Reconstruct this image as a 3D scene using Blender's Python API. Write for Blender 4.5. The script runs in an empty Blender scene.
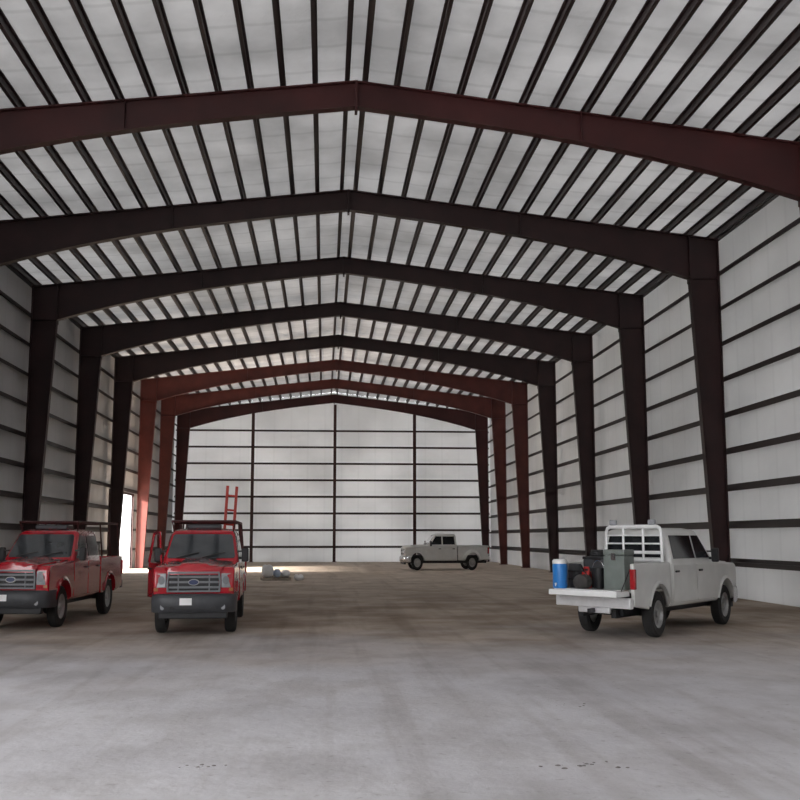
import bpy, bmesh, math, random
from mathutils import Vector, Matrix
random.seed(7)
SC = bpy.context.scene
COL = SC.collection
SQ = 0.75            # vehicles and loads are built narrow across the hall, as they look in the photograph
R = math.radians

# ------------------------------------------------------------------ helpers
class MB:
    def __init__(s):
        s.v = []; s.f = []
    def add(s, vs, fs):
        o = len(s.v)
        s.v += [tuple(v) for v in vs]
        s.f += [tuple(i + o for i in f) for f in fs]
        return s
    def prism(s, A, B):
        n = len(A)
        fs = [tuple(range(n)), tuple(range(2*n-1, n-1, -1))]
        fs += [(i, (i+1) % n, n+(i+1) % n, n+i) for i in range(n)]
        return s.add(list(A)+list(B), fs)
    def box(s, x0, x1, y0, y1, z0, z1):
        return s.prism([(x0,y0,z0),(x1,y0,z0),(x1,y1,z0),(x0,y1,z0)],
                       [(x0,y0,z1),(x1,y0,z1),(x1,y1,z1),(x0,y1,z1)])
    def loft(s, rings, cap=True, wrap=False):
        n = len(rings[0]); vs = []; fs = []
        for r in rings: vs += list(r)
        m = len(rings)
        for k in range(m if wrap else m-1):
            a = k*n; b = ((k+1) % m)*n
            fs += [(a+i, a+(i+1) % n, b+(i+1) % n, b+i) for i in range(n)]
        if cap and not wrap:
            fs.append(tuple(range(n))); q = (m-1)*n
            fs.append(tuple(range(q+n-1, q-1, -1)))
        return s.add(vs, fs)
    def tube(s, p0, p1, r, n=8):
        p0 = Vector(p0); p1 = Vector(p1); d = (p1-p0).normalized()
        a = d.orthogonal().normalized(); b = d.cross(a)
        rg = []
        for p in (p0, p1):
            rg.append([p + a*(r*math.cos(2*math.pi*i/n)) + b*(r*math.sin(2*math.pi*i/n)) for i in range(n)])
        return s.loft(rg)
    def torus(s, c, Rr, r, n=24, k=8):
        rg = []
        for i in range(n):
            a = 2*math.pi*i/n
            rg.append([(c[0]+(Rr+r*math.cos(2*math.pi*j/k))*math.cos(a), c[1]+(Rr+r*math.cos(2*math.pi*j/k))*math.sin(a), c[2]+r*math.sin(2*math.pi*j/k)) for j in range(k)])
        return s.loft(rg, wrap=True)
    def lathe(s, prof, c, n=28, axis='y', closed=False):
        vs = []; fs = []; m = len(prof)
        for r, h in prof:
            for i in range(n):
                a = 2*math.pi*i/n
                if axis == 'y': vs.append((c[0]+r*math.cos(a), c[1]+h, c[2]+r*math.sin(a)))
                else: vs.append((c[0]+r*math.cos(a), c[1]+r*math.sin(a), c[2]+h))
        for k in range(m if closed else m-1):
            a = k*n; b = ((k+1) % m)*n
            fs += [(a+i, a+(i+1) % n, b+(i+1) % n, b+i) for i in range(n)]
        return s.add(vs, fs)
    def plate(s, p0, p1, th, hw, y=0):   # flat steel plate along a line in the xz plane
        a = Vector((p0[0], 0, p0[1])); b = Vector((p1[0], 0, p1[1]))
        d = (b-a).normalized(); nrm = Vector((-d.z, 0, d.x))*(th/2)
        q = lambda p, t: p + nrm*t
        A = [q(a,1)+Vector((0,y-hw,0)), q(b,1)+Vector((0,y-hw,0)), q(b,-1)+Vector((0,y-hw,0)), q(a,-1)+Vector((0,y-hw,0))]
        return s.prism(A, [v+Vector((0,2*hw,0)) for v in A])
    def build(s, name, m, parent=None, xf=None, bevel=0, seg=2, ang=38, smooth=True, keep=False):
        me = bpy.data.meshes.new(name)
        vs = s.v if xf is None else [tuple(xf @ Vector(v)) for v in s.v]
        me.from_pydata(vs, [], s.f)
        bm = bmesh.new(); bm.from_mesh(me)
        bmesh.ops.remove_doubles(bm, verts=bm.verts, dist=1e-5)
        bmesh.ops.dissolve_degenerate(bm, edges=bm.edges, dist=1e-6)
        if not keep: bmesh.ops.recalc_face_normals(bm, faces=bm.faces)
        bm.to_mesh(me); bm.free()
        me.materials.append(m)
        if smooth:
            for p in me.polygons: p.use_smooth = True
            me.set_sharp_from_angle(angle=R(ang))
        o = bpy.data.objects.new(name, me); COL.objects.link(o)
        if parent is not None: o.parent = parent
        if bevel:
            b = o.modifiers.new('bevel', 'BEVEL'); b.width = bevel; b.segments = seg
            b.limit_method = 'ANGLE'; b.angle_limit = R(35); b.harden_normals = False
        return o

def tag(o, label=None, cat=None, group=None, kind=None):
    if label: o['label'] = label
    if cat: o['category'] = cat
    if group: o['group'] = group
    if kind: o['kind'] = kind
    return o
def thing(name, label, cat, loc, group=None):
    o = bpy.data.objects.new(name, None); COL.objects.link(o)
    o.location = loc; o.empty_display_size = .3
    return tag(o, label, cat, group)
def dup(root, loc, label, mat=None):
    r = root.copy(); COL.objects.link(r); r.location = loc; r['label'] = label
    for ch in list(root.children):
        c = ch.copy(); COL.objects.link(c); c.parent = r
        if mat:
            c.material_slots[0].link = 'OBJECT'; c.material_slots[0].material = mat
        for g in list(ch.children):
            d = g.copy(); COL.objects.link(d); d.parent = c
    return r
ORD = ['first','second','third','fourth','fifth','sixth','seventh','eighth','ninth','tenth','eleventh','twelfth','thirteenth','fourteenth','fifteenth','sixteenth']

# ------------------------------------------------------------------ materials
def pm(name, c, rough=.5, metal=0, var=.12, scale=5, bump=0, bscale=60, coat=0):
    m = bpy.data.materials.new(name); m.use_nodes = True
    nt = m.node_tree; p = nt.nodes['Principled BSDF']
    tc = nt.nodes.new('ShaderNodeTexCoord')
    nz = nt.nodes.new('ShaderNodeTexNoise'); nz.inputs['Scale'].default_value = scale; nz.inputs['Detail'].default_value = 5
    nt.links.new(tc.outputs['Object'], nz.inputs['Vector'])
    rp = nt.nodes.new('ShaderNodeValToRGB')
    rp.color_ramp.elements[0].position = .3; rp.color_ramp.elements[1].position = .7
    rp.color_ramp.elements[0].color = [x*(1-var) for x in c]+[1]
    rp.color_ramp.elements[1].color = [min(1, x*(1+var)) for x in c]+[1]
    nt.links.new(nz.outputs['Fac'], rp.inputs['Fac'])
    nt.links.new(rp.outputs['Color'], p.inputs['Base Color'])
    p.inputs['Roughness'].default_value = rough; p.inputs['Metallic'].default_value = metal
    p.inputs['Coat Weight'].default_value = coat; p.inputs['Coat Roughness'].default_value = .06
    if bump:
        n2 = nt.nodes.new('ShaderNodeTexNoise'); n2.inputs['Scale'].default_value = bscale; n2.inputs['Detail'].default_value = 4
        nt.links.new(tc.outputs['Object'], n2.inputs['Vector'])
        b = nt.nodes.new('ShaderNodeBump'); b.inputs['Strength'].default_value = bump; b.inputs['Distance'].default_value = .02
        nt.links.new(n2.outputs['Fac'], b.inputs['Height']); nt.links.new(b.outputs['Normal'], p.inputs['Normal'])
    return m

def insulation(name, c, trans, seam_axis, seam=.9, bump=.2, lo=.85, nscale=.22):
    m = bpy.data.materials.new(name); m.use_nodes = True
    nt = m.node_tree; nt.nodes.clear()
    N = nt.nodes.new; L = nt.links.new
    out = N('ShaderNodeOutputMaterial'); mix = N('ShaderNodeMixShader'); df = N('ShaderNodeBsdfDiffuse'); tr = N('ShaderNodeBsdfTranslucent')
    tc = N('ShaderNodeTexCoord'); nz = N('ShaderNodeTexNoise'); nz.inputs['Scale'].default_value = nscale; nz.inputs['Detail'].default_value = 6
    L(tc.outputs['Object'], nz.inputs['Vector'])
    rp = N('ShaderNodeValToRGB'); rp.color_ramp.elements[0].position = .36; rp.color_ramp.elements[1].position = .64
    rp.color_ramp.elements[0].color = [x*lo for x in c]+[1]; rp.color_ramp.elements[1].color = list(c)+[1]
    L(nz.outputs['Fac'], rp.inputs['Fac'])
    wv = N('ShaderNodeTexWave'); wv.wave_type = 'BANDS'; wv.bands_direction = seam_axis; wv.inputs['Scale'].default_value = .262
    wv.inputs['Distortion'].default_value = .15
    L(tc.outputs['Object'], wv.inputs['Vector'])
    r2 = N('ShaderNodeValToRGB'); r2.color_ramp.elements[0].position = .0; r2.color_ramp.elements[1].position = .05
    r2.color_ramp.elements[0].color = (seam,seam,seam,1); r2.color_ramp.elements[1].color = (1,1,1,1)
    L(wv.outputs['Fac'], r2.inputs['Fac'])
    mu = N('ShaderNodeMix'); mu.data_type = 'RGBA'; mu.blend_type = 'MULTIPLY'; mu.inputs[0].default_value = 1
    L(rp.outputs['Color'], mu.inputs[6]); L(r2.outputs['Color'], mu.inputs[7])
    n2 = N('ShaderNodeTexNoise'); n2.inputs['Scale'].default_value = 1.3; n2.inputs['Detail'].default_value = 5
    L(tc.outputs['Object'], n2.inputs['Vector'])
    b = N('ShaderNodeBump'); b.inputs['Strength'].default_value = bump; b.inputs['Distance'].default_value = .15
    L(n2.outputs['Fac'], b.inputs['Height']); L(b.outputs['Normal'], df.inputs['Normal'])
    L(mu.outputs[2], df.inputs['Color']); L(mu.outputs[2], tr.inputs['Color'])
    mix.inputs[0].default_value = trans  # translucency added so the sheeting glows with sky light, stronger on brighter-lit walls
    L(df.outputs[0], mix.inputs[1]); L(tr.outputs[0], mix.inputs[2]); L(mix.outputs[0], out.inputs['Surface'])
    return m

def floor_material():
    m = bpy.data.materials.new('dusty_concrete'); m.use_nodes = True
    nt = m.node_tree; p = nt.nodes['Principled BSDF']; N = nt.nodes.new; L = nt.links.new
    tc = N('ShaderNodeTexCoord'); sp = N('ShaderNodeSeparateXYZ'); L(tc.outputs['Object'], sp.inputs[0])
    def noise(scale, detail=6, vec=None, rough=.55):
        n = N('ShaderNodeTexNoise'); n.inputs['Scale'].default_value = scale; n.inputs['Detail'].default_value = detail
        n.inputs['Roughness'].default_value = rough
        L(vec or tc.outputs['Object'], n.inputs['Vector']); return n.outputs['Fac']
    def math_(op, a, b=None):
        n = N('ShaderNodeMath'); n.operation = op
        for i, q in enumerate((a, b)):
            if q is None: continue
            if isinstance(q, (int, float)): n.inputs[i].default_value = q
            else: L(q, n.inputs[i])
        return n.outputs[0]
    def rng(v, a, b, c=0, d=1):
        n = N('ShaderNodeMapRange'); n.interpolation_type = 'SMOOTHSTEP'
        L(v, n.inputs[0]); n.inputs[1].default_value = a; n.inputs[2].default_value = b
        n.inputs[3].default_value = c; n.inputs[4].default_value = d; return n.outputs[0]
    def mixc(f, a, b, mode='MIX'):
        n = N('ShaderNodeMix'); n.data_type = 'RGBA'; n.blend_type = mode
        if isinstance(f, (int, float)): n.inputs[0].default_value = f
        else: L(f, n.inputs[0])
        for i, q in ((6, a), (7, b)):
            if isinstance(q, tuple): n.inputs[i].default_value = list(q)+[1]
            else: L(q, n.inputs[i])
        return n.outputs[2]
    mp = N('ShaderNodeMapping'); mp.inputs['Scale'].default_value = (1.0, .6, 1); L(tc.outputs['Object'], mp.inputs[0])
    mt = N('ShaderNodeMapping'); mt.inputs['Rotation'].default_value = (0, 0, R(24)); mt.inputs['Scale'].default_value = (2.2, .09, 1); L(tc.outputs['Object'], mt.inputs[0])
    n1 = noise(.3, 8)
    yy = math_('ADD', sp.outputs['Y'], math_('MULTIPLY', math_('SUBTRACT', n1, .5), 14))
    dirt = rng(yy, 12, 23)
    far = rng(yy, 27, 46)
    near = mixc(rng(noise(.5, 8), .3, .7), (.485,.47,.487), (.575,.56,.577))
    soil = mixc(rng(noise(.45, 9), .36, .64), (.30,.225,.165), (.50,.415,.34))
    back = mixc(rng(noise(.6, 7), .3, .7), (.54,.445,.36), (.68,.59,.50))
    c = mixc(dirt, near, soil); c = mixc(far, c, back)
    c = mixc(.5, c, mixc(rng(noise(1.1, 9, mp.outputs[0], .65), .36, .6), (.68,.65,.62), (1.03,1.03,1.03)), 'MULTIPLY')
    c = mixc(.45, c, mixc(rng(noise(1.0, 4, mt.outputs[0]), .34, .50), (.70,.67,.64), (1,1,1)), 'MULTIPLY')
    c = mixc(.6, c, mixc(rng(noise(9, 6), .28, .40), (.65,.62,.60), (1,1,1)), 'MULTIPLY')
    L(c, p.inputs['Base Color']); p.inputs['Roughness'].default_value = .85
    b = N('ShaderNodeBump'); b.inputs['Strength'].default_value = .35; b.inputs['Distance'].default_value = .03
    L(noise(7, 9, None, .65), b.inputs['Height']); L(b.outputs['Normal'], p.inputs['Normal'])
    return m

M = {}
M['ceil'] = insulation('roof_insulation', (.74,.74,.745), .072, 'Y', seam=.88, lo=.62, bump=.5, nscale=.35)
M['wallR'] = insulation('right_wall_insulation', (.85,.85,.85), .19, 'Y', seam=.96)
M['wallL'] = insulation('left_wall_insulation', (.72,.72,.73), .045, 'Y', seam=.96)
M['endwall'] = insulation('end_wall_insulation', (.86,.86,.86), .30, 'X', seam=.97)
M['floor'] = floor_material()
M['ground'] = pm('outside_ground', (.5,.48,.45), .9, 0, .2, 2)
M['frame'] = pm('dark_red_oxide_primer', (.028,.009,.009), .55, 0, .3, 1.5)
M['frame1'] = pm('red_oxide_primer', (.056,.011,.011), .55, 0, .45, .5)  # frame paint lightened to imitate light on nearest and last frames; also ladder racks
M['frame6'] = pm('lit_red_oxide_primer', (.105,.021,.016), .55, 0, .25, 1.5)  # same frame paint made redder to imitate doorway light on these frames
M['wcol'] = pm('red_brown_primer', (.06,.022,.02), .55, 0, .25, 1.5)
M['purlin'] = pm('dark_primer_purlin', (.030,.018,.018), .55, 0, .2, 2)
M['girt'] = pm('dark_primer_girt', (.028,.019,.019), .55, 0, .2, 2)
M['egirt'] = pm('paler_primer_girt', (.055,.037,.036), .6, 0, .2, 2)  # end wall girts, a paler tone than the side wall girts
M['red'] = pm('red_paint', (.42,.005,.016), .2, 0, .08, 3, coat=1)
M['silver'] = pm('pale_silver_paint', (.68,.675,.655), .32, .05, .06, 3, coat=.5)
M['grey_silver'] = pm('grey_silver_paint', (.66,.66,.64), .35, .05, .06, 3, coat=.5)
M['glass'] = pm('dark_glass', (.018,.02,.023), .07, 0, .1, 3)
M['wsglass'] = pm('windshield_glass', (.045,.05,.056), .05, 0, .2, 3, coat=1)
M['black'] = pm('black_plastic', (.022,.022,.024), .55, 0, .15, 8)
M['dkgrey'] = pm('dark_grey_plastic', (.05,.052,.058), .5, 0, .15, 8)
M['grillegrey'] = pm('silver_grey_plastic', (.20,.205,.22), .35, .15, .1, 8)
M['rubber'] = pm('tyre_rubber', (.022,.021,.021), .85, 0, .2, 10, bump=.2)
M['rim'] = pm('wheel_metal', (.42,.42,.42), .35, .7, .1, 8)
M['chrome'] = pm('chrome', (.62,.62,.63), .18, 1, .05, 8)
M['bright'] = pm('bright_bumper_metal', (.80,.80,.81), .3, .3, .05, 8)
M['lamp'] = pm('lamp_lens', (.34,.35,.37), .15, 0, .15, 15)
M['amber'] = pm('amber_lens', (.35,.13,.04), .25, 0, .1, 15)
M['taillamp'] = pm('tail_lamp_lens', (.35,.015,.02), .2, 0, .1, 15)
M['white'] = pm('white_paint', (.90,.90,.90), .2, 0, .02, 5, coat=.5)
M['blue'] = pm('blue_plastic', (.03,.22,.62), .4, 0, .1, 5)
M['emblem'] = pm('emblem_blue', (.035,.05,.12), .35, 0, .05, 5)
M['greygreen'] = pm('grey_green_metal', (.18,.205,.19), .5, 0, .12, 5)
M['redplastic'] = pm('red_plastic', (.46,.02,.02), .45, 0, .1, 5)
M['redorange'] = pm('red_orange_paint', (.42,.035,.022), .45, 0, .1, 5)
M['bagcloth'] = pm('dark_canvas', (.05,.045,.042), .9, 0, .25, 9)
M['wood'] = pm('pallet_wood', (.40,.34,.28), .8, 0, .25, 9)
M['paper'] = pm('white_sack', (.90,.90,.91), .7, 0, .04, 5)
M['pblue'] = pm('pale_blue_sack', (.50,.60,.78), .7, 0, .1, 5)
M['dirt'] = pm('dark_dirt', (.20,.18,.17), .95, 0, .3, 20, bump=.6)

# ------------------------------------------------------------------ hall
XL, XR = -10.40, 11.66
XC = (XL+XR)/2; W = (XR-XL)/2
E, RZ = 10.57, 11.84
Y0, YE = -16.0, 76.55
SL = (RZ-E)/W
def top(x): return RZ - SL*abs(x)
PD = .20   # purlin and girt depth
OPEN = 11.0   # unseen gap in the left wall up to here, made to brighten the floor

def struct(o): o['kind'] = 'structure'; return o
struct(MB().box(XL-.3, XR+.3, Y0, YE+.3, -.2, 0).build('floor', M['floor']))
struct(MB().box(-160, 160, -90, 200, -.35, -.1).build('floor_outside', M['ground']))

ps = [.19 + .715*k for k in range(16)]
stations = [0.0] + ps + [W+.22]
xs = []
for a, b in zip(stations[:-1], stations[1:]):
    for j in range(4):
        t = j/4; xs.append((a+(b-a)*t, .025*4*t*(1-t) if (b-a) > .5 else 0))
xs.append((stations[-1], 0))
full = [(-x, s) for x, s in reversed(xs[1:])] + xs
ys = [Y0 + (YE+.25-Y0)*i/24 for i in range(25)]
mb = MB(); n = len(full); vs = []; fs = []
for y in ys:
    for x, s in full: vs.append((XC+x, y, top(x)+PD+.03-s))
for j in range(len(ys)-1):
    for i in range(n-1): fs.append((j*n+i, j*n+i+1, (j+1)*n+i+1, (j+1)*n+i))
mb.add(vs, fs)
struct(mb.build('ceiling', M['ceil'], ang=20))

zt = E+PD
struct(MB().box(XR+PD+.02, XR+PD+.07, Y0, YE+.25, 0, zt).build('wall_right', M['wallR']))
DY0, DY1, DH = 54.3, 60.9, 4.0
xa, xb = XL-PD-.07, XL-PD-.02
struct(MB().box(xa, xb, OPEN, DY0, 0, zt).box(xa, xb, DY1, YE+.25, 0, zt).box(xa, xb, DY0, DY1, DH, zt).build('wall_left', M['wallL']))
gp = [(XL-PD-.07,0),(XR+PD+.07,0),(XR+PD+.07,zt),(XC,RZ+PD),(XL-PD-.07,zt)]
struct(MB().prism([(x,YE+.25,z) for x,z in gp], [(x,YE+.30,z) for x,z in gp]).build('wall_back', M['endwall']))
struct(MB().prism([(x,Y0-.02,z) for x,z in gp], [(x,Y0-.07,z) for x,z in gp]).build('wall_front', M['wallL']))  # unseen wall behind the camera, put in to shut out light from there
t = MB().box(xa-.02, xb+.06, DY0-.1, DY0, 0, DH+.1).box(xa-.02, xb+.06, DY1, DY1+.1, 0, DH+.1).box(xa-.02, xb+.06, DY0, DY1, DH, DH+.1)
struct(t.build('trim_1', M['frame']))

# purlins
def zee(mb, p, u, v, L0, L1, axis, d, fl, th):
    """Z section; p base point, u along depth of section, v along flange, extruded L0..L1 along axis"""
    u = Vector(u); v = Vector(v); p = Vector(p); ax = Vector(axis)
    def bx(a0,a1,b0,b1):
        A = [p+u*a0+v*b0, p+u*a1+v*b0, p+u*a1+v*b1, p+u*a0+v*b1]
        mb.prism([q+ax*L0 for q in A], [q+ax*L1 for q in A])
    bx(0, d, -th/2, th/2); bx(0, th, th/2, fl); bx(d-th, d, -fl, -th/2)
sa = math.atan(SL)
for side, nm in ((-1,'left'),(1,'right')):
    for k, s in enumerate(ps):
        mb = MB()
        u = (side*math.sin(sa), 0, math.cos(sa)); v = (side*math.cos(sa), 0, -math.sin(sa))
        zee(mb, (XC+side*s, 0, top(s)), u, v, Y0, YE+.2, (0,1,0), PD-.005, .070, .014)
        o = mb.build('roof_purlin', M['purlin'], smooth=False)
        tag(o, 'dark steel roof purlin on the %s slope, %s from the ridge' % (nm, ORD[k]), 'purlin', 'roof purlins')
# girts
GZ = [1.02+1.07*k for k in range(9)]
GE = [1.05+1.17*k for k in range(8)]
for k, z in enumerate(GZ):
    mb = MB(); zee(mb, (XR+.005,0,z), (1,0,0), (0,0,-1), Y0, YE, (0,1,0), PD, .11, .014)
    tag(mb.build('wall_girt', M['girt'], smooth=False), 'dark horizontal girt on the right wall, %s from the floor' % ORD[k], 'girt', 'girts on the right wall')
    spans = [(OPEN, YE, '')] if z > DH else [(OPEN, DY0-.12, ', this side of the doorway'), (DY1+.12, YE, ', beyond the doorway')]
    for a, b, w in spans:
        mb = MB(); zee(mb, (XL-.005,0,z), (-1,0,0), (0,0,-1), a, b, (0,1,0), PD, .11, .014)
        tag(mb.build('wall_girt', M['girt'], smooth=False), 'dark horizontal girt on the left wall, %s from the floor%s' % (ORD[k], w), 'girt', 'girts on the left wall')
for k, z in enumerate(GE):
    mb = MB(); zee(mb, (0,YE+.03,z), (0,1,0), (0,0,-1), XL-.1, XR+.1, (1,0,0), PD, .075, .014)
    tag(mb.build('wall_girt', M['egirt'], smooth=False), 'thin horizontal girt on the far end wall, %s from the floor' % ORD[k], 'girt', 'girts on the end wall')
for side, nm in ((-1,'eave_strut_left'),(1,'eave_strut_right')):     # eave struts
    x = XC+side*(W+.012)
    mb = MB().box(min(x,x+side*.12), max(x,x+side*.12), Y0, YE, E+.02, E+.17)
    struct(mb.build(nm, M['girt'], smooth=False))

# rigid frames
def make_frame(label):
    root = thing('steel_frame', label, 'steel frame', (XC, 0, 0), 'rigid steel frames')
    KW, BW = .88, .40
    xi = W-KW
    depth = lambda x: .60 + .72*(abs(x)/xi)**2.8
    zb = top(xi)-depth(xi)
    fm = M['frame']
    xsn = [xi*(1-i/10) for i in range(11)]
    for s in (1,-1):
        P = lambda x, z: (s*x, z)
        mb = MB()
        web = [P(W,0),P(W,E),P(xi,top(xi)),P(xi,zb),P(W-BW,0)]
        mb.prism([(x,-.012,z) for x,z in web],[(x,.012,z) for x,z in web])
        mb.plate(P(W-.018,0.03),P(W-.018,E-.03),.03,.13)
        mb.plate(P(W-BW,.03),P(xi,zb),.03,.13)
        mb.plate(P(xi,zb),P(W-.03,zb+.02),.025,.12)
        mb.plate(P(xi,top(xi)-.015),P(W-.004,E-.015),.03,.13)
        mb.build('column', fm, root, smooth=False)
        MB().box(min(s*(W-BW-.08),s*(W-.002)), max(s*(W-BW-.08),s*(W-.002)), -.2, .2, 0.0, .03).build('base_plate', fm, root, smooth=False)
        mb = MB()
        bot = [P(x, top(x)-depth(x)) for x in xsn]
        web = [P(xi,top(xi)),P(0,RZ)] + bot[::-1]
        mb.prism([(x,-.012,z) for x,z in web],[(x,.012,z) for x,z in web])
        mb.plate(P(xi,top(xi)-.015),P(0,RZ-.015),.03,.13)
        mb.loft([[(x,-.13,z),(x,.13,z),(x,.13,z+.03),(x,-.13,z+.03)] for x,z in bot])
        xm = xsn[5]; mb.plate(P(xm,top(xm)-depth(xm)),P(xm,top(xm)-.02),.02,.12)
        mb.build('rafter', fm, root, smooth=False)
        mb = MB(); mb.plate(P(xi,zb-.12),P(xi,top(xi)-.01),.05,.15)
        mb.build('splice_plate', fm, root, smooth=False)
    MB().plate((0,RZ-.70),(0,RZ-.005),.06,.15).build('splice_plate', fm, root, smooth=False)
    return root
FL = ['nearest red steel frame, its rafter spanning the top of the picture',
      'second steel frame from the camera, its right column by the pale truck',
      'third steel frame from the camera','fourth steel frame from the camera',
      'fifth steel frame from the camera, just before the bright doorway',
      'sixth steel frame from the camera, red column lit beside the doorway',
      'seventh steel frame from the camera, next to last','last steel frame, standing against the far end wall']
fy = [23.05+7.62*i for i in range(8)]; fy[-1] = YE-.16
fr = make_frame(FL[1]); fr.location = (XC, fy[1], 0)
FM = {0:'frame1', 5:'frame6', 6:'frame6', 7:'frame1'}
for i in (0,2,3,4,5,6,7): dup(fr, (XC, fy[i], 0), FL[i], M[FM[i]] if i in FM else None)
# end wall columns
def make_wcol(x, label):
    root = thing('wind_column', label, 'column', (x, YE-.16, 0), 'end wall columns')
    h = top(x-XC)-.74
    MB().box(-.10,.10,-.15,-.12,.03,h).box(-.10,.10,.12,.15,.03,h).box(-.01,.01,-.12,.12,.03,h).build('column_shaft', M['wcol'], root, smooth=False)
    MB().box(-.16,.16,-.2,.2,0,.03).build('base_plate', M['wcol'], root, smooth=False)
make_wcol(XC+.08, 'end wall column under the ridge, middle of three')
make_wcol(XC-5.7, 'end wall column left of the ridge')
make_wcol(XC+5.75, 'end wall column right of the ridge, behind the far truck')

# ------------------------------------------------------------------ pickup trucks
def arc(cx, cz, r, a0, a1, n):
    return [(cx+r*math.cos(R(a0+(a1-a0)*i/n)), cz+r*math.sin(R(a0+(a1-a0)*i/n))) for i in range(n+1)]

def rrect(x0, x1, y, z, c):
    pts = []
    for cx, cy, a in ((x1-c, y-c, 0), (x0+c, y-c, 90), (x0+c, -y+c, 180), (x1-c, -y+c, 270)):
        for k in range(4):
            q = R(a+30*k); pts.append((cx+c*math.cos(q), cy+c*math.sin(q), z))
    return pts

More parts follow.
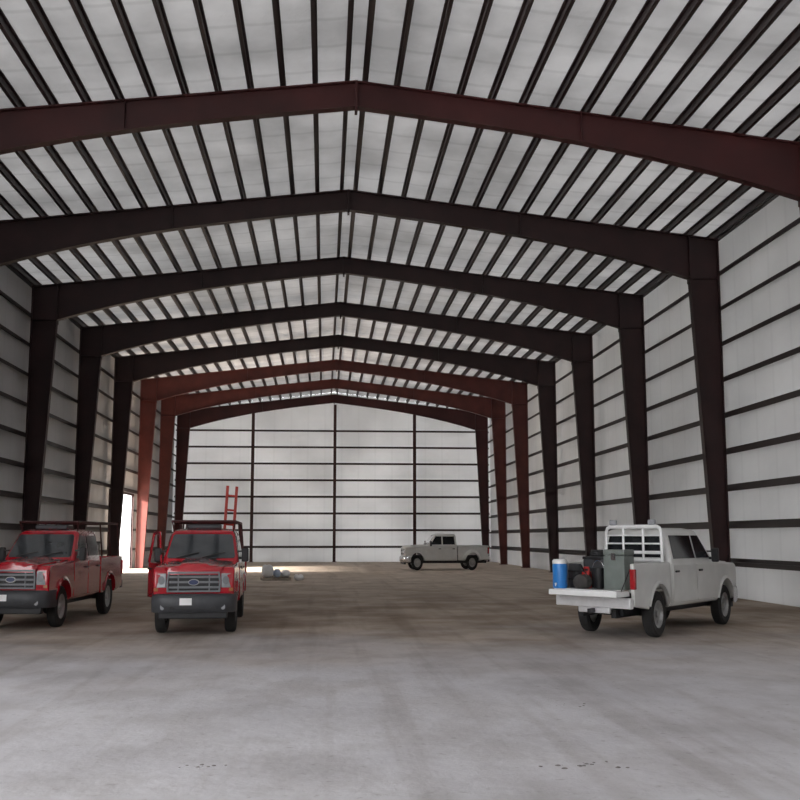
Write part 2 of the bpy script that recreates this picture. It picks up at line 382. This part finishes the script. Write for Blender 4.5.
def pickup(label, rx, ry, heading, paint, wb=3.6, cabL=2.15, rear=1.25, front_style='bars', bumper='dkgrey', gate_open=False, rack=False, headache=False, ajar=False, grp=None, flare=0, YR=.80):
    xf_ = Matrix.Diagonal((SQ,1,1,1)) @ Matrix.Rotation(R(heading), 4, 'Z')
    root = thing('pickup_truck', label, 'truck', (rx*SQ, ry, 0), grp)
    PA = M[paint]
    def B(mb, name, m, parent=root, **k): return mb.build(name, m if not isinstance(m, str) else M[m], parent, xf=xf_, **k)
    fa, ra = wb/2, -wb/2
    xh = fa+.88; xc = fa-.66; xrf = xc-.60; xcb = xc-cabL; RE = ra-rear
    belt = 1.27
    def hw(x, z):
        w = .99
        if z > .95: w -= (z-.95)*.08
        if z < .7: w -= (.7-z)*.12
        if x > xh-.5: w -= ((x-(xh-.5))/.5)**2*.035
        return w
    # body: fenders, cab sides, cowl
    prof = [(xcb,.50)] + arc(fa,.42,.50,171,9,12) + [(xh-.06,.52),(xh,.62),(xh,1.06),(xh-.03,1.17),(xh-.12,1.215),(fa,1.245),(xc,1.275),(xcb,belt)]
    mb = MB().prism([(x,hw(x,z),z) for x,z in prof], [(x,-hw(x,z),z) for x,z in prof])
    body = B(mb, 'body', PA, bevel=.05, seg=4)
    # hood with a raised centre
    hp = lambda x: 1.215+(x-(xh-.12))*(1.275-1.215)/(xc-(xh-.12))
    rg = []
    for x, wd, e in ((xh+.045,.60,-.085),(xh+.030,.63,-.03),(xh-.03,.68,.0),(xh-.25,.74,.01),(fa,.79,.012),(xc+.06,.84,.005)):
        z = hp(min(x, xh-.08)); sec = []
        for u, d in ((-1,-.05),(-1,.012),(-.80,.022),(-.52,.026),(-.42,.058),(0,.070),(.42,.058),(.52,.026),(.80,.022),(1,.012),(1,-.05)):
            sec.append((x, u*wd, z+e+d))
        rg.append(sec)
    B(MB().loft(rg), 'hood', PA, ang=45)
    # greenhouse
    rt = 1.88
    YB = .955
    rings = [rrect(xcb,xc,YB+.005,belt-.03,.10), rrect(xcb+.02,xc-.06,YB,belt+.05,.10), rrect(xcb+.08,xrf+.02,YR,rt-.08,.12), rrect(xcb+.11,xrf-.03,YR-.035,rt-.03,.13), rrect(xcb+.16,xrf-.10,YR-.10,rt,.14), rrect(xcb+.35,xrf-.28,.55,rt+.03,.15)]
    cab = B(MB().loft(rings), 'cab', PA, ang=60)
    z0, z1 = belt+.05, rt-.08
    def glass(quad, nrm, name, mat, off=.012):
        nv = Vector(nrm).normalized()
        A = [Vector(q)+nv*off for q in quad]; Bq = [Vector(q)-nv*.02 for q in quad]
        return B(MB().prism(A,Bq), name, mat, cab, smooth=False)
    def lerp(a,b,t): return a+(b-a)*t
    fx = lambda t: lerp(xc-.06, xrf+.02, t); sy = lambda t: lerp(YB,YR,t); zz = lambda t: lerp(z0,z1,t)
    bxk = lambda t: lerp(xcb+.02, xcb+.08, t)
    def wq(u, t): return (fx(t), u*(lerp(YB,YR,t)-.085), zz(t))
    wsq = [wq(-1,.10),wq(-.96,.03),wq(0,.0),wq(.96,.03),wq(1,.10),wq(1,.90),wq(.95,.97),wq(0,.985),wq(-.95,.97),wq(-1,.90)]
    glass(wsq, (z1-z0,0,(xc-.06)-(xrf+.02)), 'windshield', 'wsglass')
    mbw = MB()
    for y0_, y1_ in ((-.62,-.06),(.02,.60)):
        p0 = Vector(wq(0,.02)); p1 = Vector(wq(0,.22))
        mbw.tube((p0.x+.03,y0_,p0.z+.02),(p1.x+.03,y1_,p1.z+.02),.012,6)
    B(mbw, 'wiper', 'black', cab)
    glass([(bxk(.1),.76,zz(.1)),(bxk(.1),-.76,zz(.1)),(bxk(.9),-.66,zz(.9)),(bxk(.9),.66,zz(.9))], (-(z1-z0),0,.06), 'rear_window', 'glass')
    xd = xc-1.12
    for s in (1,-1):
        nr = (0, s*(z1-z0), YB-YR)
        a, b = .05, .93
        glass([(fx(a)-.20,s*sy(a),zz(a)),(xd+.05,s*sy(a),zz(a)),(xd+.05,s*sy(b),zz(b)),(fx(b)-.14,s*sy(b),zz(b))], nr, 'side_window', 'glass')
        glass([(xd-.05,s*sy(a),zz(a)),(xcb+.18,s*sy(a),zz(a)),(xcb+.22,s*sy(b),zz(b)),(xd-.05,s*sy(b),zz(b))], nr, 'side_window', 'glass')
        # doors
        for di,(dx0, dx1) in enumerate(((xc-.04, xd+.015), (xd-.015, xcb+.10))):
            op = ajar and s == -1 and di == 0
            pts = [(dx0,.56),(dx0,belt-.03),(dx1,belt-.03),(dx1,.56)]
            if di == 0: pts[0] = (min(dx0, fa-.56), .56); pts.insert(1,(dx0-.02,.9))
            o1 = [Vector((x,s*(hw(x,z)+.010),z)) for x,z in pts]; o2 = [Vector((x,s*(hw(x,z)-.03),z)) for x,z in pts]
            if op:
                hinge = Vector((dx0,-.97,0)); rot = Matrix.Rotation(R(27),3,'Z')
                o1 = [hinge+rot@(q-hinge) for q in o1]; o2 = [hinge+rot@(q-hinge) for q in o2]
            d = B(MB().prism(o1,o2), 'door', PA, bevel=.012)
            hx = dx1+.16; q = [Vector((hx-.09,s*(hw(hx,1.12)+.03),1.12)), Vector((hx+.09,s*(hw(hx,1.12)+.03),1.12))]
            if op: q = [hinge+rot@(p-hinge) for p in q]
            B(MB().tube(q[0],q[1],.02,6), 'door_handle', 'black', d)
            if op:   # window frame of the open door
                fpts = [(dx0-.1,belt-.03),(dx0-.62,rt-.06),(dx1,rt-.06),(dx1,belt-.03)]
                mbw = MB()
                w3 = [hinge+rot@(Vector((x,-lerp(.95,.82,(z-belt)/.6),z))-hinge) for x,z in fpts]
                for i in range(3): mbw.tube(w3[i],w3[i+1],.035,6)
                B(mbw, 'window_frame', PA, d)
        # mirrors
        mx = xc-.28
        B(MB().box(mx-.06,mx+.06,min(s*1.02,s*1.20),max(s*1.02,s*1.20),1.26,1.53), 'mirror', 'black', bevel=.03)
        B(MB().box(mx-.03,mx+.03,min(s*.92,s*1.04),max(s*.92,s*1.04),1.31,1.36).box(mx-.03,mx+.03,min(s*.90,s*1.04),max(s*.90,s*1.04),1.45,1.48), 'mirror_arm', 'black')
        # lamps: swept housings that wrap round the corner
        yi, yo = (.64,.915) if front_style == 'bars' else (.62,.915)
        A = [(xh+.030,s*yi,.85),(xh+.030,s*yi,1.10),(xh+.018,s*(yo-.08),1.095),(xh-.05,s*(yo+.025),1.08),(xh-.05,s*(yo+.03),.88),(xh+.018,s*(yo-.06),.85)]
        hl = B(MB().prism(A,[(x-.10,y,z) for x,y,z in A]), 'headlight', 'lamp', bevel=.015)
        MB().lathe([(0,0),(.07,0),(.075,.01),(.075,.02),(0,.02)],(0,0,0),16,'z').build('lamp_bowl', M['grillegrey'], hl, xf=xf_ @ Matrix.Translation((xh+.018,s*(yi+.11),.98)) @ Matrix.Rotation(R(90),4,'Y'))
        B(MB().box(xh-.06,xh+.015,min(s*(yo-.09),s*yo),max(s*(yo-.09),s*yo),.79,.845), 'turn_signal', 'amber', hl)
        B(MB().box(RE+.02,RE+.12,min(s*.87,s*.995),max(s*.87,s*.995),.86,1.2), 'tail_light', 'taillamp', bevel=.015)
        # wheel arch trim
        for ax in (fa, ra):
            fl_ = flare if ax == ra else 0
            ri = arc(ax,.42,.505,165,15,12); ro = arc(ax,.42,.56+fl_*.7,165,15,12)
            m2 = MB(); rg = []
            for (x,z),(X,Z) in zip(ri,ro):
                rg.append([(x,s*.93,z),(X,s*.93,Z),(X,s*(hw(X,Z)+.012+fl_*.5),Z),(x,s*(hw(x,z)+.035+fl_),z)])
            m2.loft(rg); B(m2, 'wheel_arch', PA)
            wy = .83+fl_*.7
            tire = MB().lathe([(.23,-.11),(.35,-.135),(.39,-.105),(.40,-.05),(.40,.05),(.39,.105),(.35,.135),(.23,.11)], (ax,s*wy,.40), 32, closed=True)
            w = B(tire, 'wheel', 'rubber')
            rim = MB().lathe([(h_[0], s*h_[1]) for h_ in ((0,.10),(.055,.10),(.065,.06),(.10,.045),(.19,.055),(.215,.10),(.24,.115),(.24,-.08),(0,-.08))], (ax,s*wy,.40), 28)
            for q in range(6):
                an = R(60*q); m_ = (ax+.15*math.cos(an), .40+.15*math.sin(an))
                rim.tube((m_[0],s*(wy+.03),m_[1]),(m_[0],s*(wy+.062),m_[1]),.032,8)
            B(rim, 'rim', 'rim', w)
    # underbody
    B(MB().box(RE+.25,xh-.15,-.58,.58,.40,.79).box(ra-.05,ra+.05,-.8,.8,.35,.45).box(fa-.05,fa+.05,-.8,.8,.35,.45).box(RE+.1,xh-.2,.36,.48,.36,.5).box(RE+.1,xh-.2,-.48,-.36,.36,.5), 'chassis', 'black', smooth=False)
    # grille: edge, dark mesh, bars
    gy = .62
    def ring(o, i, x0, x1):
        m3 = MB(); n_ = len(o)
        m3.loft([[ (x0,o[k][0],o[k][1]), (x1,o[k][0],o[k][1]), (x1,i[k][0],i[k][1]), (x0,i[k][0],i[k][1]) ] for k in range(n_)], wrap=True)
        return m3
    so_ = [(-gy,.77),(gy,.77),(gy+.01,.97),(gy-.02,1.13),(-gy+.02,1.13),(-gy-.01,.97)]
    si_ = [(-gy+.04,.80),(gy-.04,.80),(gy-.03,.97),(gy-.055,1.095),(-gy+.055,1.095),(-gy+.03,.97)]
    gm = 'grillegrey' if bumper == 'dkgrey' else 'chrome'
    g = B(ring(so_, si_, xh-.03, xh+.055), 'grille', gm, bevel=.008)
    bars = MB()
    if front_style == 'bars':
        for z in (.855,.945,1.035): bars.box(xh-.02,xh+.04,-gy+.04,gy-.04,z-.018,z+.018)
        for y in (-.36,.36): bars.box(xh-.02,xh+.035,y-.015,y+.015,.80,1.09)
    else:
        bars.box(xh-.02,xh+.04,-.03,.03,.80,1.095).box(xh-.02,xh+.04,-gy+.04,gy-.04,.925,.965)
    B(bars, 'grille_bar', gm, g, bevel=.006)
    B(MB().box(xh-.03,xh+.008,-gy+.04,gy-.04,.79,1.10), 'grille_mesh', 'black', g, smooth=False)
    if front_style == 'bars':
        for r1, r2, x_, mm, nm in ((.125,.055,.05,'rim','emblem_rim'),(.11,.043,.057,'emblem','emblem')):
            ringA = [(xh+x_,r1*math.cos(2*math.pi*i/24),.945+r2*math.sin(2*math.pi*i/24)) for i in range(24)]
            B(MB().prism(ringA,[(xh,y,z) for _,y,z in ringA]), nm, mm, g)
    # bumpers
    rg = []
    for y, dx in ((-1.0,-.30),(-.985,-.12),(-.92,.02),(-.72,.11),(-.4,.15),(.4,.15),(.72,.11),(.92,.02),(.985,-.12),(1.0,-.30)):
        x = xh+dx
        rg.append([(x-.12,y,.43),(x-.03,y,.42),(x+.01,y,.47),(x+.03,y,.56),(x+.03,y,.66),(x+.0,y,.725),(x-.05,y,.745),(x-.14,y,.745)])
    fb = B(MB().loft(rg), 'front_bumper', bumper, ang=50)
    B(MB().box(xh+.10,xh+.165,-.52,.52,.475,.53), 'bumper_opening', 'black', fb, smooth=False)
    for s in (1,-1):
        B(MB().tube((xh+.06,s*.70,.52),(xh+.135,s*.70,.52),.05,14), 'fog_lamp', 'lamp', fb)
    B(MB().box(xh-.1,xh+.06,-.8,.8,.31,.43), 'air_dam', 'black', bevel=.02)
    B(MB().box(xh+.17,xh+.19,-.30,-.02,.555,.675), 'licence_plate', 'white', fb)
    rbm = 'dkgrey' if bumper == 'dkgrey' else 'bright'
    B(MB().box(RE-.12,RE+.04,-.95,.95,.54,.72).box(RE-.05,RE+.06,-.4,.4,.44,.55), 'rear_bumper', rbm, bevel=.02)
    B(MB().box(RE-.26,RE,-.04,.04,.45,.52), 'tow_hitch', 'black')
    # bed
    bf = xcb-.05; rail = 1.29
    pr = [(bf,.52)] + [(x,z) for x,z in arc(ra,.42,.50,9,171,12)] + [(RE+.04,.58),(RE+.04,rail),(bf,rail)]
    mb = MB()
    for s in (1,-1):
        mb.prism([(x,s*hw(x,z),z) for x,z in pr],[(x,s*(hw(x,z)-.09),z) for x,z in pr])
    mb.box(bf-.06,bf,-.9,.9,.8,rail-.02).box(RE+.04,bf,-.9,.9,.80,.84)
    mb.box(ra-.5,ra+.5,.62,.9,.84,1.05).box(ra-.5,ra+.5,-.9,-.62,.84,1.05)
    B(mb, 'bed', PA, bevel=.02)
    if gate_open:
        tg = B(MB().box(RE-.57,RE+.03,-.86,.86,.745,.84).box(RE-.52,RE-.03,-.74,.74,.84,.855), 'tailgate', 'white', bevel=.012)
        mb = MB()
        for s in (1,-1): mb.tube((RE-.35,s*.85,.83),(RE+.06,s*.87,1.2),.012,6)
        B(mb, 'tailgate_cable', 'black', tg)
    else:
        tg = B(MB().box(RE,RE+.07,-.84,.84,.74,rail), 'tailgate', PA, bevel=.02)
        B(MB().box(RE-.015,RE+.01,-.12,.12,1.12,1.19), 'tailgate_handle', 'black', tg)
    if rack:
        zr = 2.05; mb = MB()
        x0, x1 = xrf-.05, RE+.15
        for s in (1,-1):
            mb.tube((x0,s*.82,zr),(x1,s*.82,zr),.026)
            for px in (bf-.2, (bf+RE)/2, RE+.2): mb.tube((px,s*.91,rail-.02),(px,s*.82,zr),.024)
            mb.tube((x0,s*.82,zr),(x0-.1,s*.76,rt-.06),.022)
        for k in range(5):
            xx = x0+(x1-x0)*k/4; mb.tube((xx,-.82,zr),(xx,.82,zr),.024)
        B(mb, 'ladder_rack', 'frame1')
        B(MB().box(xrf-.35,xrf-.2,-.45,.45,rt+.02,rt+.11), 'light_bar', 'dkgrey', bevel=.02)
    if headache:
        x = bf-.05; mb = MB(); r = .038; zt_ = 1.93
        o_ = [(-.80,rail),(-.78,1.84),(-.75,1.90),(-.68,zt_),(.56,zt_),(.63,1.90),(.66,1.84),(.68,rail)]
        for i in range(len(o_)-1): mb.tube((x,o_[i][0],o_[i][1]),(x,o_[i+1][0],o_[i+1][1]),r,10)
        for yy_, zz_ in o_[1:-1]: mb.lathe([(0,-r),(r*.7,-r*.7),(r,0),(r*.7,r*.7),(0,r)],(x,yy_,zz_),10,'z')
        mb.tube((x,-.80,rail+.03),(x,.68,rail+.03),r,10).tube((x,-.79,1.46),(x,.67,1.46),r*.8,10)
        for y in (-.32,.20): mb.tube((x,y,rail),(x,y,zt_),.032,8)
        for z in (1.62,1.77): mb.tube((x,-.78,z),(x,.66,z),.016,8)
        hr = B(mb, 'headache_rack', 'white')
        for y in (-.56,.46):
            B(MB().box(x-.06,x+.04,y-.09,y+.09,zt_+.03,zt_+.13), 'work_light', 'lamp', hr, bevel=.02)
    return root, xf_, dict(bf=bf, RE=RE, xcb=xcb, xc=xc, fa=fa, ra=ra)

def axle_pos(rx, ry, heading, off):   # centre of the truck from the centre of one axle
    h = R(heading); return rx-off*math.cos(h), ry-off*math.sin(h)

# middle red truck
h2 = -87; c = axle_pos(-3.11, 20.45, h2, 1.8)
t2, x2, d2 = pickup('red pickup truck in the middle, facing the camera, a red ladder standing behind its cab', c[0], c[1], h2, 'red', rack=True, ajar=True, grp='red pickup trucks', YR=.84)
# left red truck
h1 = -94; c = axle_pos(-7.75, 21.85, h1, 1.8)
t1, x1, d1 = pickup('leftmost red pickup truck with a roof rack, cut by the photo edge', c[0], c[1], h1, 'red', rack=True, grp='red pickup trucks', YR=.84)
# far silver truck
h3 = 183; c = axle_pos(6.5, 58.1, h3, 1.95)
t3, x3, d3 = pickup('small silver pickup truck parked side on before the far end wall', c[0], c[1], h3, 'grey_silver', wb=3.9, cabL=2.2, front_style='cross', bumper='chrome', flare=.16)
# right pale truck
h4 = 42; c = axle_pos(7.18, 19.53, h4, -1.95)
t4, x4, d4 = pickup('pale silver crew cab pickup on the right with its tailgate down', c[0], c[1], h4, 'silver', wb=3.9, cabL=2.55, front_style='cross', bumper='chrome', gate_open=True, headache=True)

# ------------------------------------------------------------------ loads
def at(t, xf_, lx, ly, lz): return Vector(t.location) + xf_.to_3x3() @ Vector((lx,ly,lz))
def sack_mesh(sx, sy, sz, ph=0, e=.55):
    rg = []
    for t in range(9):
        a = -math.pi/2 + math.pi*t/8; w_ = max(.25, max(0,math.cos(a))**.45); h = (math.sin(a)+1)/2*sz
        pts = []
        for j in range(20):
            q = 2*math.pi*j/20; cx, cy = math.cos(q), math.sin(q)
            ux = math.copysign(abs(cx)**e, cx); uy = math.copysign(abs(cy)**e, cy)
            wob = 1+.06*math.sin(3*q+ph*9)
            pts.append((ux*sx/2*w_*wob, uy*sy/2*w_*wob, h*(1+.12*math.sin(2*q+ph*7))))
        rg.append(pts)
    rg[0] = [(x,y,0) for x,y,_ in rg[0]]
    return MB().loft(rg)
BZ = .842
RE4 = d4['RE']
k = thing('water_cooler', 'blue round water cooler on the left corner of the lowered tailgate', 'cooler', at(t4,x4,RE4-.40,.65,.843))
MB().lathe([(0,0),(.155,0),(.165,.03),(.17,.38),(.16,.42),(0,.42)],(0,0,.013),24,'z').build('cooler_body', M['blue'], k, xf=x4)
MB().lathe([(0,.42),(.175,.42),(.175,.47),(.14,.50),(0,.505)],(0,0,.013),24,'z').build('cooler_lid', M['white'], k, xf=x4)
MB().tube((-.165,0,.09),(-.21,0,.09),.02).tube((-.20,0,.10),(-.20,0,.05),.014).build('tap', M['white'], k, xf=x4)
k = thing('tool_chest', 'tall grey green chest standing in the open truck bed', 'chest', at(t4,x4,RE4+.40,-.42,BZ))
MB().box(-.24,.24,-.26,.26,0,.58).build('chest_body', M['greygreen'], k, xf=x4, bevel=.015)
MB().box(-.25,.25,-.27,.27,.585,.68).build('chest_lid', M['greygreen'], k, xf=x4, bevel=.02)
MB().box(-.265,-.24,-.05,.05,.50,.62).build('latch', M['chrome'], k, xf=x4)
k = thing('fuel_can', 'red plastic can between the black bucket and the cooler', 'can', at(t4,x4,RE4+.20,.30,BZ))
MB().box(-.08,.08,-.10,.10,0,.30).build('can_body', M['redplastic'], k, xf=x4, bevel=.03)
MB().tube((0,-.06,.30),(0,-.06,.36),.02).tube((0,.07,.30),(0,.07,.36),.02).tube((0,-.06,.36),(0,.07,.36),.018).build('handle', M['redplastic'], k, xf=x4)
MB().tube((-.02,.06,.29),(-.12,.06,.39),.018).build('spout', M['black'], k, xf=x4)
k = thing('bucket', 'black bucket beside the red can in the truck bed', 'bucket', at(t4,x4,RE4+.24,.02,BZ))
MB().lathe([(0,0),(.11,0),(.135,.34),(.145,.34),(.145,.36),(.125,.36),(.10,.03),(0,.03)],(0,0,0),20,'z').build('pail', M['black'], k, xf=x4)
mb = MB()
for i in range(8):
    a0, a1 = R(180*i/8), R(180*(i+1)/8)
    mb.tube((0,.14*math.cos(a0),.35+.14*math.sin(a0)),(0,.14*math.cos(a1),.35+.14*math.sin(a1)),.006,6)
mb.build('bail_handle', M['chrome'], k, xf=x4)
k = thing('crate', 'tall dark crate behind the red can in the open truck bed', 'crate', at(t4,x4,RE4+.72,.26,BZ))
MB().box(-.22,.22,-.30,.30,0,.50).build('crate_body', M['dkgrey'], k, xf=x4, bevel=.015)
MB().box(-.235,.235,-.315,.315,.50,.55).build('crate_lid', M['black'], k, xf=x4, bevel=.012)
mb = MB()
for i in range(3): mb.torus((.01*i,.01*(i % 2),.022+.036*i),.16-.008*i,.022)
o = mb.build('hose_coil', M['black'], None, xf=x4); o.location = at(t4,x4,RE4+.72,.30,BZ+.552); tag(o, 'coil of black hose lying on the dark crate', 'hose')
k = thing('barrel', 'small dark barrel at the left side of the truck bed', 'barrel', at(t4,x4,RE4+.30,.66,BZ))
MB().lathe([(0,0),(.14,0),(.155,.02),(.16,.2),(.155,.40),(.14,.42),(0,.42)],(0,0,0),20,'z').build('barrel_body', M['dkgrey'], k, xf=x4)
MB().lathe([(.157,.13),(.168,.14),(.168,.16),(.157,.17)],(0,0,0),20,'z').lathe([(.157,.27),(.168,.28),(.168,.30),(.157,.31)],(0,0,0),20,'z').build('hoop', M['black'], k, xf=x4)
k = thing('tool_bag', 'dark canvas bag lying on the lowered tailgate beside the cooler', 'bag', at(t4,x4,RE4-.26,.14,.857))
sack_mesh(.30,.40,.22,.3).build('bag_body', M['bagcloth'], k, xf=x4, ang=80)
mb = MB()
for i in range(6):
    a0, a1 = R(180*i/6), R(180*(i+1)/6)
    mb.tube((0,.11*math.cos(a0),.20+.10*math.sin(a0)),(0,.11*math.cos(a1),.20+.10*math.sin(a1)),.012,6)
mb.build('bag_handle', M['black'], k, xf=x4)
# ladder in the middle truck, leaning a little
xl = x2 @ Matrix.Rotation(R(-4),4,'X')
k = thing('ladder', 'red ladder standing behind the cab of the middle red truck, leaning slightly', 'ladder', at(t2,x2,d2['bf']-.21,.48,BZ+.015))
for s in (1,-1): MB().box(-.024,.024,s*.13-.04,s*.13+.04,0,1.98).build('rail', M['redorange'], k, xf=xl, bevel=.008)
for i in range(6): MB().tube((0,-.13,.22+.31*i),(0,.13,.22+.31*i),.022).build('rung', M['redorange'], k, xf=xl)
# tool box in the left red truck
k = thing('tool_box', 'dark tool box in the bed of the leftmost red truck', 'tool box', at(t1,x1,d1['bf']-.62,0,BZ))
MB().box(-.28,.28,-.60,.60,0,.74).build('box_body', M['dkgrey'], k, xf=x1, bevel=.015)
MB().box(-.30,.30,-.62,.62,.745,.80).build('box_lid', M['black'], k, xf=x1, bevel=.012)
MB().box(-.05,.05,.60,.63,.62,.72).box(-.05,.05,-.63,-.60,.62,.72).build('latch', M['chrome'], k, xf=x1)

# pile of sacks on the floor, mid hall
xi_ = Matrix.Diagonal((SQ,1,1,1)) @ Matrix.Rotation(R(12),4,'Z')
PX, PY = -1.95, 44.5
k = thing('pallet', 'low wooden pallet on the floor behind the middle red truck', 'pallet', (PX,PY,0))
mb = MB()
for y in (-.5,0,.5): mb.box(-.75,.75,y-.05,y+.05,0,.10)
mb.build('stringer', M['wood'], k, xf=xi_)
mb = MB()
for i in range(6): mb.box(-.75+.27*i,-.75+.27*i+.16,-.6,.6,.10,.125)
mb.build('deck', M['wood'], k, xf=xi_)
def sack(label, lx, ly, sx, sy, sz, m, z=.127):
    o = sack_mesh(sx, sy, sz, lx).build('sack', m, None, xf=xi_, ang=80)
    o.location = Vector((PX,PY,z)) + xi_.to_3x3() @ Vector((lx,ly,0)); tag(o, label, 'sack')
sack('bulging white sack on the left end of the floor pallet', -.46, -.05, .60, .9, .46, M['paper'])
sack('pale blue sack in the middle of the floor pallet', .08, .02, .36, .85, .30, M['pblue'])
sack('flat white sack on the right end of the floor pallet', .54, -.02, .42, .8, .26, M['paper'])
sack('small white sack lying on the floor to the right of the pallet', 1.22, -.3, .5, .6, .22, M['paper'], z=.001)
# crumbs of dirt on the slab
def clump(label, x, y, w, cnt):
    mb = MB()
    for i in range(cnt):
        r = random.uniform(.006,.026)*w; cx = random.gauss(0,.12)*w*1.6; cy = random.gauss(0,.10)*w
        rg = []
        for zf, rf in ((0,1),(.2,.85),(.3,.45)):
            rg.append([(cx+r*rf*random.uniform(.8,1.2)*math.cos(2*math.pi*j/7), cy+r*rf*random.uniform(.8,1.2)*math.sin(2*math.pi*j/7), r*zf) for j in range(7)])
        mb.loft(rg)
    o = mb.build('dirt_clump', M['dirt']); o.location = (x,y,0.001); tag(o, label, 'dirt', 'dirt on the slab')
clump('scattered dark dirt crumbs near the lower right of the slab', 2.05, 8.45, 1.0, 14)
clump('scattered dark dirt crumbs near the lower left of the slab', -.95, 8.6, .8, 9)
clump('small dark crumbs of dirt on the slab before the pale truck', 2.6, 11.4, .8, 7)

# ------------------------------------------------------------------ light, world, camera
w = bpy.data.worlds.new('overcast_sky'); SC.world = w; w.use_nodes = True
bg = w.node_tree.nodes['Background']; bg.inputs['Color'].default_value = (.97,.98,1,1); bg.inputs['Strength'].default_value = 5.0
sd = bpy.data.lights.new('sun', 'SUN'); sd.energy = 4; sd.angle = R(1.5); sd.color = (1,.95,.88)
so = bpy.data.objects.new('sun', sd); COL.objects.link(so)
so.rotation_euler = Vector((.5,.18,-.85)).to_track_quat('-Z','Y').to_euler(); so.location = (-40,20,40)
# added spot outside the left doorway, imitates daylight spilling in; no lamp stands there
ld = bpy.data.lights.new('added_door_spot', 'SPOT'); ld.energy = 190000; ld.spot_size = R(44); ld.spot_blend = .6; ld.shadow_soft_size = 1.5; ld.color = (1,.90,.80)
lo = bpy.data.objects.new('added_door_spot', ld); COL.objects.link(lo)
lo.location = (-24, 53, 9.5); lo.rotation_euler = (Vector((-8,58,0.5))-Vector(lo.location)).to_track_quat('-Z','Y').to_euler()

cd = bpy.data.cameras.new('camera'); co = bpy.data.objects.new('camera', cd); COL.objects.link(co)
cd.sensor_width = 36; cd.lens = 36*1077/800; cd.clip_end = 500
co.location = (0,0,1.74); co.rotation_euler = (R(90+7.25), 0, R(-4.0))
SC.camera = co
SC.view_settings.view_transform = 'Standard'
